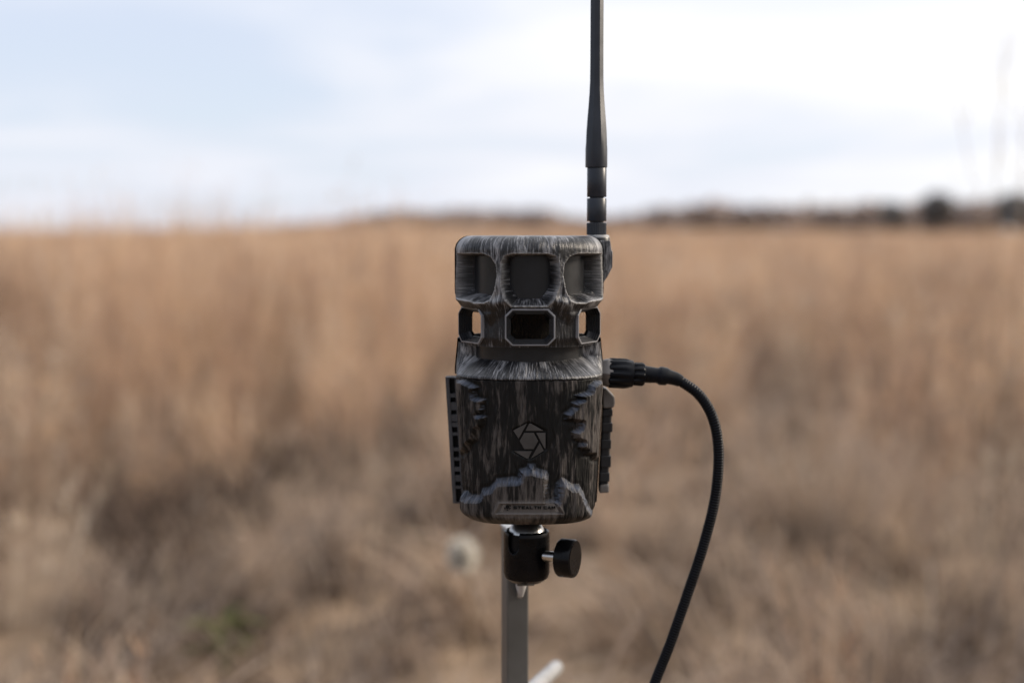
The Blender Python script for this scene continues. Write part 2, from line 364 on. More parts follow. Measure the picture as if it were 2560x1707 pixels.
for i in range(NT):
    FL = []
    sp = tall_tuft('a_tall_%d' % i, 100 + i, n=[34, 28, 38, 24, 34][i], spread=[0.1, 0.13, 0.16, 0.08, 0.2][i], hmax=[1.0, 0.92, 0.86, 1.08, 0.8][i])
    protos.objects.link(make_proto('a_tall_%d' % i, sp, M_tall, FL))
for i in range(ND):                                       # duller weathered stands
    FL = []
    sp = tall_tuft('a_weathered_%d' % i, 140 + i, n=[24, 18, 30][i], spread=[0.14, 0.10, 0.20][i], hmax=[0.9, 1.0, 0.7][i])
    protos.objects.link(make_proto('a_weathered_%d' % i, sp, M_low, FL))
for i in range(NL):
    random.seed(300 + i); sp = []
    a0 = random.uniform(0, 6.283)
    for k in range(80):
        x, y = random.gauss(0, 0.06), random.gauss(0, 0.06); a = a0 + random.gauss(0, 0.7)
        h = random.uniform(0.05, 0.34) if i < 3 else random.uniform(0.2, 0.6); l = random.uniform(0.08, 0.36)
        sp.append((x, y, l * math.cos(a), l * math.sin(a), h, random.uniform(0.006, 0.013), random.uniform(0.1, 0.7), random.gauss(0.47, 0.1)))
    protos.objects.link(make_proto('b_low_%d' % i, sp, M_low))
random.seed(21)

def gn_scatter(name, pts, idx, rot, scl):
    me = bpy.data.meshes.new(name); me.from_pydata(pts.tolist(), [], [])
    for nm, ty, arr, key in (('kind_i', 'INT', idx.astype(np.int32), 'value'), ('rot', 'FLOAT_VECTOR', rot.astype(np.float32), 'vector'), ('scl', 'FLOAT_VECTOR', scl.astype(np.float32), 'vector')):
        a = me.attributes.new(nm, ty, 'POINT'); a.data.foreach_set(key, arr.ravel())
    o = bpy.data.objects.new(name, me); COL.objects.link(o)
    ng = bpy.data.node_groups.new('scatter_' + name, 'GeometryNodeTree')
    ng.interface.new_socket('Geometry', in_out='INPUT', socket_type='NodeSocketGeometry'); ng.interface.new_socket('Geometry', in_out='OUTPUT', socket_type='NodeSocketGeometry')
    gi = ng.nodes.new('NodeGroupInput'); go = ng.nodes.new('NodeGroupOutput')
    ci = ng.nodes.new('GeometryNodeCollectionInfo'); ci.inputs['Collection'].default_value = protos; ci.inputs['Separate Children'].default_value = True; ci.inputs['Reset Children'].default_value = True
    ip = ng.nodes.new('GeometryNodeInstanceOnPoints'); ip.inputs['Pick Instance'].default_value = True
    def attr(nm, ty):
        n = ng.nodes.new('GeometryNodeInputNamedAttribute'); n.data_type = ty; n.inputs['Name'].default_value = nm; return n.outputs['Attribute']
    L = ng.links.new
    L(gi.outputs[0], ip.inputs['Points']); L(ci.outputs[0], ip.inputs['Instance']); L(attr('kind_i', 'INT'), ip.inputs['Instance Index']); L(attr('rot', 'FLOAT_VECTOR'), ip.inputs['Rotation']); L(attr('scl', 'FLOAT_VECTOR'), ip.inputs['Scale'])
    L(ip.outputs[0], go.inputs[0])
    md = o.modifiers.new('scatter', 'NODES'); md.node_group = ng
    return o
def wedge(r0, r1, dens, half):
    """random points in the ring r0..r1 round the camera, within half an angle of the view direction"""
    n = int(dens * half * (r1 * r1 - r0 * r0))
    r = np.sqrt(rng.uniform(r0 * r0, r1 * r1, n)); a = rng.uniform(-half, half, n)
    return r * np.sin(a), r * np.cos(a)
def tallness(x, y):
    s = x / np.maximum(np.abs(y), 0.5); back = y < 1.0; y = np.hypot(x, y)
    s = np.where(back, 0.35, s)
    n = noise2(x / 1.6 + 20, y / 1.6 + 20, 8)
    edge = 7.0 + 2.0 * (n - 0.5) * 2 - 3.0 * sstep(0.10, 0.32, s) - 3.2 * sstep(-0.15, -0.32, s)
    return np.clip(0.30 * sstep(0.25, 0.7, n) + sstep(edge - 4.0, edge + 7.0, y), 0, 1) * sstep(2.2, 3.0, y)
Ps, Is, Rs, Ss = [], [], [], []
def put(x, y, kind, scale, widen, tilt):
    n = len(x)
    Ps.append(np.stack([x, y, ground_z(x, y) - 0.01], 1)); Is.append(kind)
    Rs.append(np.stack([rng.normal(0, tilt, n), rng.normal(0, tilt, n), rng.uniform(0, 6.283, n)], 1)); Ss.append(np.stack([scale * widen, scale * widen, scale], 1))
def tall_zone(y0, y1, dens, sc_, widen, half, tilt=0.09):
    x, y = wedge(y0, y1, dens, half)
    t = tallness(x, y); k = (rng.uniform(0, 1, len(x)) < t) & (np.hypot(x - 0.02, y - 1.1) > 0.7)
    x, y, t = x[k], y[k], t[k]
    n = noise2(x / 3.3 + 5, y / 3.3 + 9, 14)
    dull = rng.uniform(0, 1, len(x)) < (0.25 + 0.45 * (1 - sstep(4, 11, np.hypot(x, y))))
    put(x, y, np.where(dull, NT + rng.integers(0, ND, len(x)), rng.integers(0, NT, len(x))), (0.52 + 0.50 * t) * (0.80 + 0.26 * n) * rng.uniform(0.80, 1.14, len(x)) * sc_, widen, tilt)
tall_zone(2.2, 14, 14, 1.0, 1.0, math.pi)
tall_zone(14, 45, 5.5, 1.0, 1.15, R(75))
tall_zone(45, 160, 0.75, 1.02, 2.2, R(58))
tall_zone(160, 600, 0.05, 1.1, 6.0, R(50))
x, y = wedge(1.6, 13, 18, math.pi); k = np.hypot(x - 0.02, y - 1.1) > 0.35; x, y = x[k], y[k]
lo = np.where(rng.uniform(0, 1, len(x)) < 0.16, NT + ND + 3, NT + ND + rng.integers(0, 3, len(x)))
put(x, y, lo, rng.uniform(0.6, 1.15, len(x)), 1.0, 0.12)
n_ = 240; y = rng.uniform(6, 15, n_); x = -y * rng.uniform(0.06, 0.40, n_)
put(x, y, np.full(n_, 3), (1.02 + 0.30 * rng.uniform(0, 1, n_) ** 2), 0.55, 0.06)
gr = gn_scatter('dry_grass', np.concatenate(Ps), np.concatenate(Is), np.concatenate(Rs), np.concatenate(Ss))
tag(gr, 'tan and rust coloured dry grass covering the whole field', 'grass', kind='stuff')

# ------------------------------------------------------------------ trail camera
k1 = 1.0 / F                        # metres per photograph pixel at one metre
CY = 1.050
AX = P(1323, 818, CY).x
BASE_Z = Z(1316)
tcam = empty('trail_camera', (AX, CY, BASE_Z), 'dark bark-patterned trail camera with a tall antenna, standing on the black ball head', 'trail camera')

def superr(th, a, b, n):
    return (np.abs(np.sin(th) / a) ** n + np.abs(np.cos(th) / b) ** n) ** (-1.0 / n)
def polar_xyz(r, th, z):
    return np.stack([AX + r * np.sin(th), CY - r * np.cos(th), z], -1)
def polar_obj(name, r, th, z, mat, parent, wrap=True, keep=None, cap_top=False, cap_bot=False, bark=True, sharp=None, bark_v=None, tone=None, wall=None):
    nr, nc = r.shape
    V = polar_xyz(r, th, z).reshape(-1, 3)
    Fq = grid_faces(nr, nc, wrap, keep)
    Fl = [tuple(q) for q in Fq]
    if bark_v is None:
        dr = np.diff(r, axis=0); dz = np.diff(z, axis=0)
        bark_v = np.concatenate([np.zeros((1, nc)), np.cumsum(np.hypot(dr, dz), 0)], 0)
    bu = th * 0.05
    if wall is not None: bu, bark_v = bu * (1 - wall) + z * wall, bark_v * (1 - wall) + th * 0.05 * wall       # grain turns across on the window jambs
    B = np.stack([bu, bark_v, np.zeros_like(r) if tone is None else tone], -1).reshape(-1, 3)
    if cap_top: Fl.append(tuple(range(nc))[::-1])
    if cap_bot: Fl.append(tuple((nr - 1) * nc + i for i in range(nc)))
    return mesh_obj(name, V, Fl, mat, parent, True, B if bark else None, sharp)

# --- head shell: one moulded shell with three deep lens windows and six sensor openings
def mm(x): return x * 0.001
th1 = np.linspace(-np.pi, np.pi, 721)[:-1]
py_rows = np.concatenate([np.linspace(590, 634, 40), np.linspace(635, 870, 190)])
TH, PY = np.meshgrid(th1, py_rows, indexing='ij'); TH, PY = TH.T, PY.T
ZZ = np.vectorize(lambda p: Z(p))(py_rows)[:, None] * np.ones_like(TH)
ro = superr(TH, 0.0535, 0.0520, 2.35)
# vertical profile
top = np.clip((PY - 590) * k1, 0, 0.0105)
inset = 0.0105 - np.sqrt(np.maximum(0.0105 ** 2 - (0.0105 - top) ** 2, 0))
ro = ro - inset
ro = ro - mm(4.2) * sstep(752, 782, PY) - mm(1.5) * sstep(845, 870, PY)
thd = np.degrees(TH)
def win_sdf(poly):
    q = [(t * 0.05 * np.pi / 180 * 1000, p * k1 * 1000) for t, p in poly]
    return sdf_poly(TH * 0.05 * 1000, PY * k1 * 1000, q)           # in millimetres
wf = [(-14, 634), (14, 634), (20, 641), (22.5, 658), (22.5, 712), (19, 744), (14, 767), (-15, 767), (-20, 744), (-22.5, 712), (-22.5, 658), (-20, 641)]
wl_ = [(-81, 636), (-38, 634), (-31, 642), (-26.5, 662), (-25.5, 690), (-27.5, 728), (-31, 752), (-36, 759), (-46, 761), (-50, 756), (-81, 752)]
wr_ = [(-t, p) for t, p in wl_]
D = np.minimum(np.minimum(win_sdf(wf), win_sdf(wl_)), win_sdf(wr_))
# moulded ridges running from the window posts down between the sensor windows
ridge = np.zeros_like(ro)
for s in (-1, 1):
    cth = s * (24.0 + 9.0 * sstep(735, 800, PY)); wdt = 2.4 + 4.5 * sstep(700, 770, PY) - 4.5 * sstep(775, 815, PY)
    ridge += mm(3.2) * np.exp(-((thd - cth) / wdt) ** 2) * sstep(735, 765, PY) * (1 - sstep(785, 818, PY))
ro = ro + ridge
lip = mm(1.0) * np.exp(-(np.clip(D, 0, 20) / 1.7) ** 2) * sstep(640, 730, PY) * (np.abs(thd) < 92)
ro = ro + lip
bev = 2.5 + 4.5 * sstep(715, 748, PY) * (np.abs(thd) < 78)
Wd = np.clip(-D / bev, 0, 1); Wd = 0.55 * Wd + 0.45 * smooth(Wd)
# bark relief
u = TH * 50; v = PY * k1 * 1000
rel = (noise2(u * 1.1, v * 0.16, 31) - 0.5) * 0.5 + (noise2(u * 2.3 + 5, v * 0.3, 32) - 0.5) * 0.32 + (noise2(u * 0.35, v * 0.08, 33) - 0.5) * 0.5
edge = mm(0.35) * (noise2(u * 1.6, v * 1.6, 36) - 0.5) * np.exp(-(D / 2.5) ** 2)
rh = ro + mm(0.75) * rel * (1 - 0.3 * Wd) + edge
rh = rh - Wd * np.maximum(rh - 0.0380, 0)
# sensor openings
PIR_C = 818.5; ZC = Z(PIR_C); OW, OH, OC = 0.0178, 0.0131, 0.0050
keep = np.ones((len(py_rows) - 1, len(th1)), bool)
for j in range(6):
    tj = j * np.pi / 3
    dth = (TH - tj + np.pi) % (2 * np.pi) - np.pi
    tx = np.abs(rh * np.sin(dth)); tz = np.abs(ZZ - ZC)
    ins = (np.abs(dth) < 0.9) & (tx < OW - 0.0006) & (tz < OH - 0.0006) & (tx + tz < OW + OH - OC - 0.0008)
    c = ins[:-1] & ins[1:]; c = c & np.roll(c, -1, 1)
    keep &= ~c
gu = np.abs(np.gradient(Wd, axis=1)) / (2 * np.pi / len(th1) * 50); gvv = np.abs(np.gradient(Wd, axis=0)) / np.maximum(np.abs(np.gradient(v, axis=0)), 1e-6)
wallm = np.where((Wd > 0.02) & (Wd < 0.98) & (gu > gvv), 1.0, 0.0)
rh = rh + mm(0.5) * (noise2(v * 1.4, u * 0.15, 37) - 0.5) * wallm
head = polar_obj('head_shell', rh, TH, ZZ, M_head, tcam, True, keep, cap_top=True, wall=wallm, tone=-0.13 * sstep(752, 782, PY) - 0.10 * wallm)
edge_light_h = np.exp(-((D + 0.1) / 0.75) ** 2) * (np.abs(thd) < 95) * (0.25 + 0.9 * noise2(u * 0.9, v * 0.9, 72) * noise2(u * 3, v * 3, 73) * 2)  # silvery highlight painted along the window edges
at_ = head.data.attributes.new('worn', 'FLOAT', 'POINT'); at_.data.foreach_set('value', np.clip(edge_light_h, 0, 1).astype(np.float32).ravel())
head['label'] = 'grey bark-patterned head with three deep lens windows'

def lathe(name, cx, cy, prof, mat, parent, seg=64, sharp=35, mod=None):
    """prof: list of (radius, z) from top to bottom"""
    V = []; 
    for i, (r, z) in enumerate(prof):
        for s in range(seg):
            a = 2 * math.pi * s / seg; rr = r * (mod(i, a) if mod else 1.0)
            V.append((cx + rr * math.sin(a), cy - rr * math.cos(a), z))
    Fl = [tuple(q) for q in grid_faces(len(prof), seg, True)]
    Fl += [tuple(range(seg))[::-1], tuple((len(prof) - 1) * seg + i for i in range(seg))]
    return mesh_obj(name, V, Fl, mat, parent, True, None, sharp)
drum = lathe('lens_drum', AX, CY, [(0.0410, Z(606)), (0.0410, Z(768))], M_drum, tcam, 96)
drum['label'] = 'smooth smoked drum behind the lens windows'
neck = lathe('neck_collar', AX, CY, [(0.0410, Z(872)), (0.0410, Z(925))], M_drum, tcam, 96)
core = lathe('sensor_core', AX, CY, [(0.0250, Z(766)), (0.0250, Z(873))], M_core, tcam, 48)

# --- sensor frames: stepped octagonal hoops, each with its pane
def octagon(w, h, c): return [(-w + c, h), (w - c, h), (w, h - c), (w, -h + c), (w - c, -h), (-w + c, -h), (-w, -h + c), (-w, h - c)]
for j in range(6):
    tj = j * math.pi / 3
    n = Vector((math.sin(tj), -math.cos(tj), 0)); t = Vector((math.cos(tj), math.sin(tj), 0)); c0 = Vector((AX, CY, ZC))
    def ring(w, h, c, rho): return [c0 + n * rho + t * a + Vector((0, 0, b)) for a, b in octagon(w, h, c)]
    loops = [ring(OW, OH, OC, 0.0445), ring(OW, OH, OC, 0.0498), ring(OW - .0003, OH - .0003, OC, 0.0501), ring(OW - .0011, OH - .0011, OC - .0004, 0.0501)]
    V = [p for l in loops for p in l]
    fr = mesh_obj('sensor_frame', V, grid_faces(len(loops), 8, True), M_rim, tcam, False)
    ins = 0.0011; rho = 0.0501; loops = [ring(OW - ins, OH - ins, OC - .0004, rho)]
    for s in range(5):
        rho -= 0.0016; loops.append(ring(OW - ins, OH - ins, OC - .0004, rho))
        ins += 0.00062; loops.append(ring(OW - ins, OH - ins, OC - .0006 - s * 0.0004, rho))
    rho -= 0.0012; loops.append(ring(OW - ins, OH - ins, OC - .0024, rho))
    V = [p for l in loops for p in l]
    mesh_obj('stepped_lining', V, grid_faces(len(loops), 8, True), M_rimin, fr, False)
    pl = ring(OW - ins + .0002, OH - ins + .0002, OC - .0024, rho + 0.0003)
    mesh_obj('pane', pl, [tuple(range(8))], M_glass, fr, False)

# --- shoulder below the head
py_s = np.linspace(866, 951, 90)
TH2, PY2 = np.meshgrid(th1, py_s, indexing='ij'); TH2, PY2 = TH2.T, PY2.T
Z2 = np.vectorize(lambda p: Z(p))(py_s)[:, None] * np.ones_like(TH2)
rout = superr(TH2, 0.0538, 0.0505, 2.9)
t = np.clip((PY2 - 900) / 43.0, 0, 1)
front = 0.0385 + (rout - mm(0.6) - 0.0385) * (0.75 * t + 0.25 * np.sin(t * np.pi / 2)) 
front = front + (mm(0.6)) * sstep(941, 948, PY2)
wing = superr(TH2, 0.0522, 0.0480, 2.5) + (rout - superr(TH2, 0.0522, 0.0480, 2.5)) * sstep(868, 938, PY2)
k = sstep(70, 80, np.abs(np.degrees(TH2)))
rs = front * (1 - k) + wing * k
u = TH2 * 50; v = PY2 * k1 * 1000
rs = rs + mm(0.7) * ((noise2(u * 1.0 + 3, v * 0.1, 41) - 0.5) * 0.7 + (noise2(u * 2.4, v * 0.25, 42) - 0.5) * 0.5) * (1 - sstep(942, 950, PY2))
rs = rs - mm(0.9) * sstep(949.2, 951, PY2)
polar_obj('shoulder', rs, TH2, Z2, M_head, tcam, True)

# --- lower body with the moulded bark front
th3 = np.linspace(-R(97), R(97), 470)
py_d = np.concatenate([np.linspace(951.2, 958, 12), np.linspace(959, 1268, 300), np.linspace(1269, 1316, 52)])
TH3, PY3 = np.meshgrid(th3, py_d, indexing='ij'); TH3, PY3 = TH3.T, PY3.T
Z3 = np.vectorize(lambda p: Z(p))(py_d)[:, None] * np.ones_like(TH3)
def door_abn(py):
    f = np.clip((py - 951) / (1290 - 951), 0, 1.05)
    a = 0.0538 - 0.0052 * f; b = 0.0500 - 0.0012 * f
    return a, b, 2.9
a, b, n_ = door_abn(PY3)
rd = superr(TH3, a, b, n_)
hb = np.clip((1316 - PY3) * k1, 0, 0.010); rb = 0.010
rd = rd - (rb - np.sqrt(np.maximum(rb ** 2 - (rb - hb) ** 2, 0))) * 0.85
rd = rd - mm(0.9) * (1 - sstep(951.2, 954, PY3))
PR = project(polar_xyz(rd, TH3, Z3).reshape(-1, 3)); PX, PYy = PR[:, 0].reshape(rd.shape), PR[:, 1].reshape(rd.shape)
zo = lambda l, ox, oy, s=0.1998: [(ox + x * s, oy + y * s) for x, y in l]
A2 = lambda l: zo(l, 1090, 840); A3 = lambda l: zo(l, 1090, 1040)
flap_l = A2([(-300, 540), (370, 548), (450, 590), (535, 640), (505, 690), (510, 765), (630, 790), (603, 850), (600, 930), (560, 985), (640, 1005), (614, 1060), (600, 1120), (545, 1180), (515, 1290)]) + A3([(485, 325), (440, 360), (415, 430), (340, 470), (300, 478), (-300, 478)])
flap_r = A2([(2600, 540), (2000, 556), (1915, 610), (1885, 690), (1725, 740), (1795, 790), (1690, 830), (1700, 885), (1600, 970), (1604, 1055), (1785, 1080), (1770, 1150), (1690, 1200), (1715, 1290)]) + A3([(1725, 290), (1800, 325), (1770, 390), (1840, 435), (1850, 480), (1930, 490), (1945, 545), (2030, 550), (2600, 550)])
flap_b = A3([(100, 935), (395, 935), (440, 985), (545, 990), (575, 905), (680, 880), (760, 780), (960, 762), (1020, 765), (1040, 660), (1140, 640), (1150, 600), (1240, 600), (1260, 650), (1390, 690), (1415, 740), (1420, 1040), (1450, 1040), (1500, 840), (1570, 770), (1640, 790), (1700, 850), (1790, 850), (1850, 960), (1900, 1100), (1945, 1180), (2400, 1200), (2400, 1700), (100, 1700)])
plate = [(1257, 1256.5), (1383, 1256.5), (1388, 1259), (1400, 1280.5), (1247, 1280.5)]
emb_gap = zo([(150, 450), (690, 200), (1250, 470), (1260, 1080), (700, 1420), (160, 1150)], 1270, 1040, 0.0765)
wob = (noise2(PX / 3.0, PYy / 4.0, 51) - 0.5) * 1.6 + (noise2(PX / 11.0, PYy / 11.0, 52) - 0.5) * 2.4
dl = sdf_poly(PX, PYy, flap_l) + wob * .7; dr_ = sdf_poly(PX, PYy, flap_r) + wob * .7; db = sdf_poly(PX, PYy, flap_b) + wob * 0.8
def raise_(d, w): t = np.clip(-d / w, 0, 1); return 0.85 * t + 0.15 * smooth(t)
hgt = (mm(4.8) * raise_(dl, 8.0) + mm(4.8) * raise_(dr_, 8.0)) * (1 - 0.9 * sstep(50, 72, np.abs(np.degrees(TH3))))
hgt = np.maximum(hgt, mm(5.0) * raise_(db, 19.0) * (1 - 0.8 * sstep(56, 80, np.abs(np.degrees(TH3)))))
dmin = np.minimum(np.minimum(dl, dr_), db)
hgt = hgt - mm(0.35) * sstep(-1, 1.5, dmin) * (1 - sstep(3, 12, dmin))        # undercut beside the torn edges
fade = sstep(951, 956, PY3) * (1 - 0.6 * sstep(1292, 1316, PY3))
dpl = sdf_poly(PX, PYy, plate)
edge_ramp = 1 - sstep(0.0, 16.0, dpl)
flat = 1 - sstep(-1.0, 6.0, dpl)
demb = sdf_poly(PX, PYy, emb_gap); eflat = 1 - sstep(-2, 5, demb)
u = TH3 * 50; v = PY3 * k1 * 1000
wv = (noise2(u * 0.25, v * 0.12, 66) - 0.5) * 2.2
bark = (noise2(u * 0.75 + wv, v * 0.045, 61) - 0.5) * 0.9 + (noise2(u * 1.7 + wv, v * 0.08, 62) - 0.5) * 0.6 + (noise2(u * 3.2, v * 0.22, 63) - 0.5) * 0.35
bark = np.sign(bark) * np.abs(bark) ** 0.8
hh = (hgt + mm(0.75) * bark * (1 - flat) * (1 - 0.85 * eflat)) * fade
hh = hh - mm(1.1) * (1 - sstep(-2.2, 0.3, dpl)) + mm(0.5) * np.exp(-((dpl - 2.0) / 2.5) ** 2)
# normals of the plan outline: push outwards radially
rd2 = rd + hh
rd2 = rd2 - mm(0.9) * eflat
dtone = 0.12 * np.maximum(np.maximum(raise_(dl, 7.0), raise_(dr_, 7.0)), raise_(db, 19.0)) - 0.05 - 0.18 * eflat - 0.05 * sstep(-1, 1.5, dmin) * (1 - sstep(3, 14, dmin)) + 0.25 * (1 - sstep(0, 14, dpl))  # includes shade painted into the tone beside the torn edges
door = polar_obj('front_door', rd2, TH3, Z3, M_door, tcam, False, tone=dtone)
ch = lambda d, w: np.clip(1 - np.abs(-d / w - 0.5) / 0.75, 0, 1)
up = np.clip(np.gradient(hgt, axis=0) * 9000, 0, 1)             # sky light painted pale onto edges that look upwards
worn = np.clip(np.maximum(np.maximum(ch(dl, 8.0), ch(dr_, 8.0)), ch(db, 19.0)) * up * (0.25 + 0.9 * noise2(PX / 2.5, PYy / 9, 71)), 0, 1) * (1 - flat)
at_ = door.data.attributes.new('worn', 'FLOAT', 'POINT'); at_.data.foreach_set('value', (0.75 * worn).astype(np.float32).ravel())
door['label'] = 'brown black bark-textured door with torn bark relief'
i = len(py_d) - 1
# bottom lid and rear case
def rear(name, pys, afun, mat, grow):
    th = np.linspace(R(92), R(268), 90)
    T, Q = np.meshgrid(th, pys, indexing='ij'); T, Q = T.T, Q.T
    z = np.vectorize(lambda p: Z(p))(np.array(pys))[:, None] * np.ones_like(T)
    r = afun(T, Q) + grow
    V = polar_xyz(r, T, z).reshape(-1, 3); nc = len(th); nr = len(pys)
    Fl = [tuple(q) for q in grid_faces(nr, nc)]
    Fl += [tuple(range(nc))[::-1], tuple((nr - 1) * nc + i for i in range(nc))]
    Fl += [tuple([r_ * nc for r_ in range(nr)]), tuple([r_ * nc + nc - 1 for r_ in range(nr)])[::-1]]
    return mesh_obj(name, V, Fl, mat, tcam, True, None, 35)
rear('rear_case', [590.5, 593, 600, 612, 626, 640, 740, 752, 766], lambda T, Q: superr(T, 0.0540 - 0.0028 * sstep(740, 766, Q), 0.052, 2.35) - 0.011 * (1 - np.sqrt(np.clip(1 - (1 - np.clip((Q - 590) / 37, 0, 1)) ** 2, 0, 1))), M_black, 0.0011)
rear('rear_case', [858, 880, 930, 952], lambda T, Q: superr(T, 0.0522 + 0.0020 * sstep(858, 925, Q), 0.050, 2.7), M_black, 0.0010)
rear('rear_case', [952.5, 1000, 1200, 1280, 1298, 1308, 1313], lambda T, Q: superr(T, 0.0534 - 0.0052 * np.clip((Q - 951) / 339, 0, 1.05), 0.050, 2.9) - 0.008 * sstep(1280, 1313, Q) ** 2, M_black, -0.0006)
zb = Z(1314.6)
thb = np.linspace(0, 2 * math.pi, 97)[:-1]
rbm = superr(thb, 0.0486 - 0.011, 0.0488 - 0.0095, 2.9)
top_ = polar_xyz(rbm, thb, np.full_like(thb, zb)); bot_ = polar_xyz(rbm - 0.002, thb, np.full_like(thb, zb - 0.0008))
MB().prism(top_.tolist(), bot_.tolist()).obj('base_plate', M_black, tcam, smooth_=False)

# --- raised emblem and printed name on the door
CXp = AX
def front_Y(px, py):
    Y = 1.0
    for _ in range(8):
        p = P(px, py, Y); aa, bb, nn = door_abn(py)
        q = min(0.999, abs((p.x - AX) / float(aa)))
        Y = CY - float(bb) * (1 - q ** nn) ** (1 / nn)
    return Y
def slab(mb, poly, h0, h1):
    """prism on the door front: from h0 inside to h1 proud of the base surface (metres)"""
    fr = [P(x, y, front_Y(x, y) - h1) for x, y in poly]; bk = [P(x, y, front_Y(x, y) + h0) for x, y in poly]
    a2 = sum(poly[i][0] * poly[(i + 1) % len(poly)][1] - poly[(i + 1) % len(poly)][0] * poly[i][1] for i in range(len(poly)))
    if a2 > 0: fr, bk = fr[::-1], bk[::-1]
    return mb.prism(bk, fr)
E = lambda l: zo(l, 1270, 1040, 0.0765)
emb = slab(MB(), E([(380, 815), (530, 545), (840, 545), (985, 815), (835, 1075), (530, 1075)]), 0.002, 0.0004).obj('emblem', M_emblem, tcam, smooth_=False, bevel=0.00015)
emb['label'] = 'raised aperture emblem: hexagon ringed by five blades'
for bl in ([(575, 480), (690, 250), (740, 235), (1165, 480)], [(925, 545), (1225, 545), (1225, 1050), (1185, 1040)], [(1035, 880), (1170, 1130), (745, 1390)], [(190, 1140), (780, 1140), (660, 1380), (590, 1375)], [(170, 470), (630, 225), (345, 735)]):
    slab(MB(), E(bl), 0.002, 0.0004).obj('emblem_blade', M_emblem, emb, smooth_=False, bevel=0.00015)
HP = 0.0050 - 0.0011 + 0.0006       # height of the recessed plate face
ltr = {'S': [(0, 0, 1, .26), (0, .26, .3, .37), (0, .37, 1, .63), (.7, .63, 1, .74), (0, .74, 1, 1)],
       'T': [(0, 0, 1, .26), (.36, .26, .64, 1)], 'E': [(0, 0, 1, .24), (0, .24, .3, .38), (0, .38, .9, .62), (0, .62, .3, .76), (0, .76, 1, 1)],
       'L': [(0, 0, .3, .74), (0, .74, 1, 1)], 'H': [(0, 0, .3, 1), (.3, .37, .7, .63), (.7, 0, 1, 1)],
       'C': [(0, 0, 1, .26), (0, .26, .3, .74), (0, .74, 1, 1)]}
slab(MB(), [(1258.5, 1258), (1382, 1258), (1387, 1260.5), (1397.5, 1279.5), (1249.5, 1279.5)], 0.0, HP - 0.0002).obj('name_plate', M_emb, tcam, smooth_=False)
name_mb = MB(); x0 = 1284.0; LW, LH, GAP, TOP = 8.3, 7.4, 1.75, 1264.6
for ch in 'STEALTH CAM':
    if ch == ' ': x0 += 4.4; continue
    w = LW * (1.12 if ch == 'M' else 1.0)
    if ch == 'A':
        polys = [[(.34, 0), (.56, 0), (.28, 1), (0, 1)], [(.56, 0), (.66, 0), (1, 1), (.72, 1), (.5, .26)], [(.34, .62), (.66, .62), (.72, .80), (.28, .80)]]
    elif ch == 'M':
        polys = [[(0, 0), (.26, 0), (.26, 1), (0, 1)], [(.74, 0), (1, 0), (1, 1), (.74, 1)], [(.26, 0), (.5, .45), (.5, .85), (.26, .4)], [(.5, .45), (.74, 0), (.74, .4), (.5, .85)]]
    else:
        polys = [[(a_, b_), (c_, b_), (c_, d_), (a_, d_)] for a_, b_, c_, d_ in ltr[ch]]
    for pl in polys: slab(name_mb, [(x0 + w * X, TOP + LH * Y_) for X, Y_ in pl], 0.0, HP)
    x0 += w + GAP
slab(name_mb, [(x0 + .2 + 1.1 * math.cos(a), 1265.5 + 1.1 * math.sin(a)) for a in np.linspace(0, 6.283, 9)[:-1]], 0.0, HP)   # registered mark
nm = name_mb.obj('printed_name', M_ink, tcam, smooth_=False); nm['label'] = 'black printed words STEALTH CAM'
lg = MB(); cx_, cy_ = 1268.6, 1266.6
slab(lg, [(cx_ + 4.9 * math.cos(a), cy_ + 4.9 * math.sin(a)) for a in np.arange(6) * math.pi / 3], 0.0, HP)
for i in range(6):
    a = i * math.pi / 3 + 0.25
    if i == 3: continue
    slab(lg, [(cx_ + 6.3 * math.cos(a), cy_ + 6.3 * math.sin(a)), (cx_ + 9.4 * math.cos(a + .1), cy_ + 9.4 * math.sin(a + .1)), (cx_ + 8.2 * math.cos(a + .72), cy_ + 8.2 * math.sin(a + .72)), (cx_ + 6.2 * math.cos(a + .6), cy_ + 6.2 * math.sin(a + .6))], 0.0, HP)
lo_ = lg.obj('printed_emblem', M_ink, tcam, smooth_=False); lo_['label'] = 'small black aperture mark before the printed name'

# --- ladder rail on the left, latch on the right
YR = 1.072
def strip(x0a, x1a, y0, x0b, x1b, y1, Ya, Yb):
    m = MB(); fr = [P(x0a, y0, Ya), P(x1a, y0, Ya), P(x1b, y1, Ya), P(x0b, y1, Ya)]
    d = Vector((0, Yb - Ya, 0)); return m.prism([p for p in fr][::-1], [p + d for p in fr][::-1])
rl = lambda y: 1113 + (y - 942) / (1258 - 942) * 19.0
rail = strip(rl(942) + 2, 1172, 943, rl(1258) + 2, 1185, 1256, YR, YR + 0.012).obj('side_rail', M_black, tcam, smooth_=False, bevel=0.0003)
rail['label'] = 'black ladder-like strap rail with square pockets'
strip(rl(942), rl(942) + 9.5, 942, rl(1258), rl(1258) + 9.5, 1258, YR - 0.004, YR - 0.0002).obj('rail_edge', M_rail, rail, smooth_=False, bevel=0.0003)
strip(rl(942) + 23, rl(942) + 30, 943, rl(1258) + 23, rl(1258) + 30, 1257, YR - 0.004, YR - 0.0002).obj('rail_edge', M_rail, rail, smooth_=False, bevel=0.0003)
ys = [942, 984, 1006, 1036, 1056, 1081, 1119, 1143, 1167, 1187, 1214, 1254]
tk = [4, 9, 19, 17, 11, 7, 8, 8, 11, 16, 7, 4]
for y0, tt in zip(ys, tk):
    strip(rl(y0) + 9.6, rl(y0) + 22.9, y0, rl(y0 + tt) + 9.6, rl(y0 + tt) + 22.9, y0 + tt, YR - 0.0036, YR - 0.0002).obj('rung', M_rail, rail, smooth_=False)
YL = 1.062
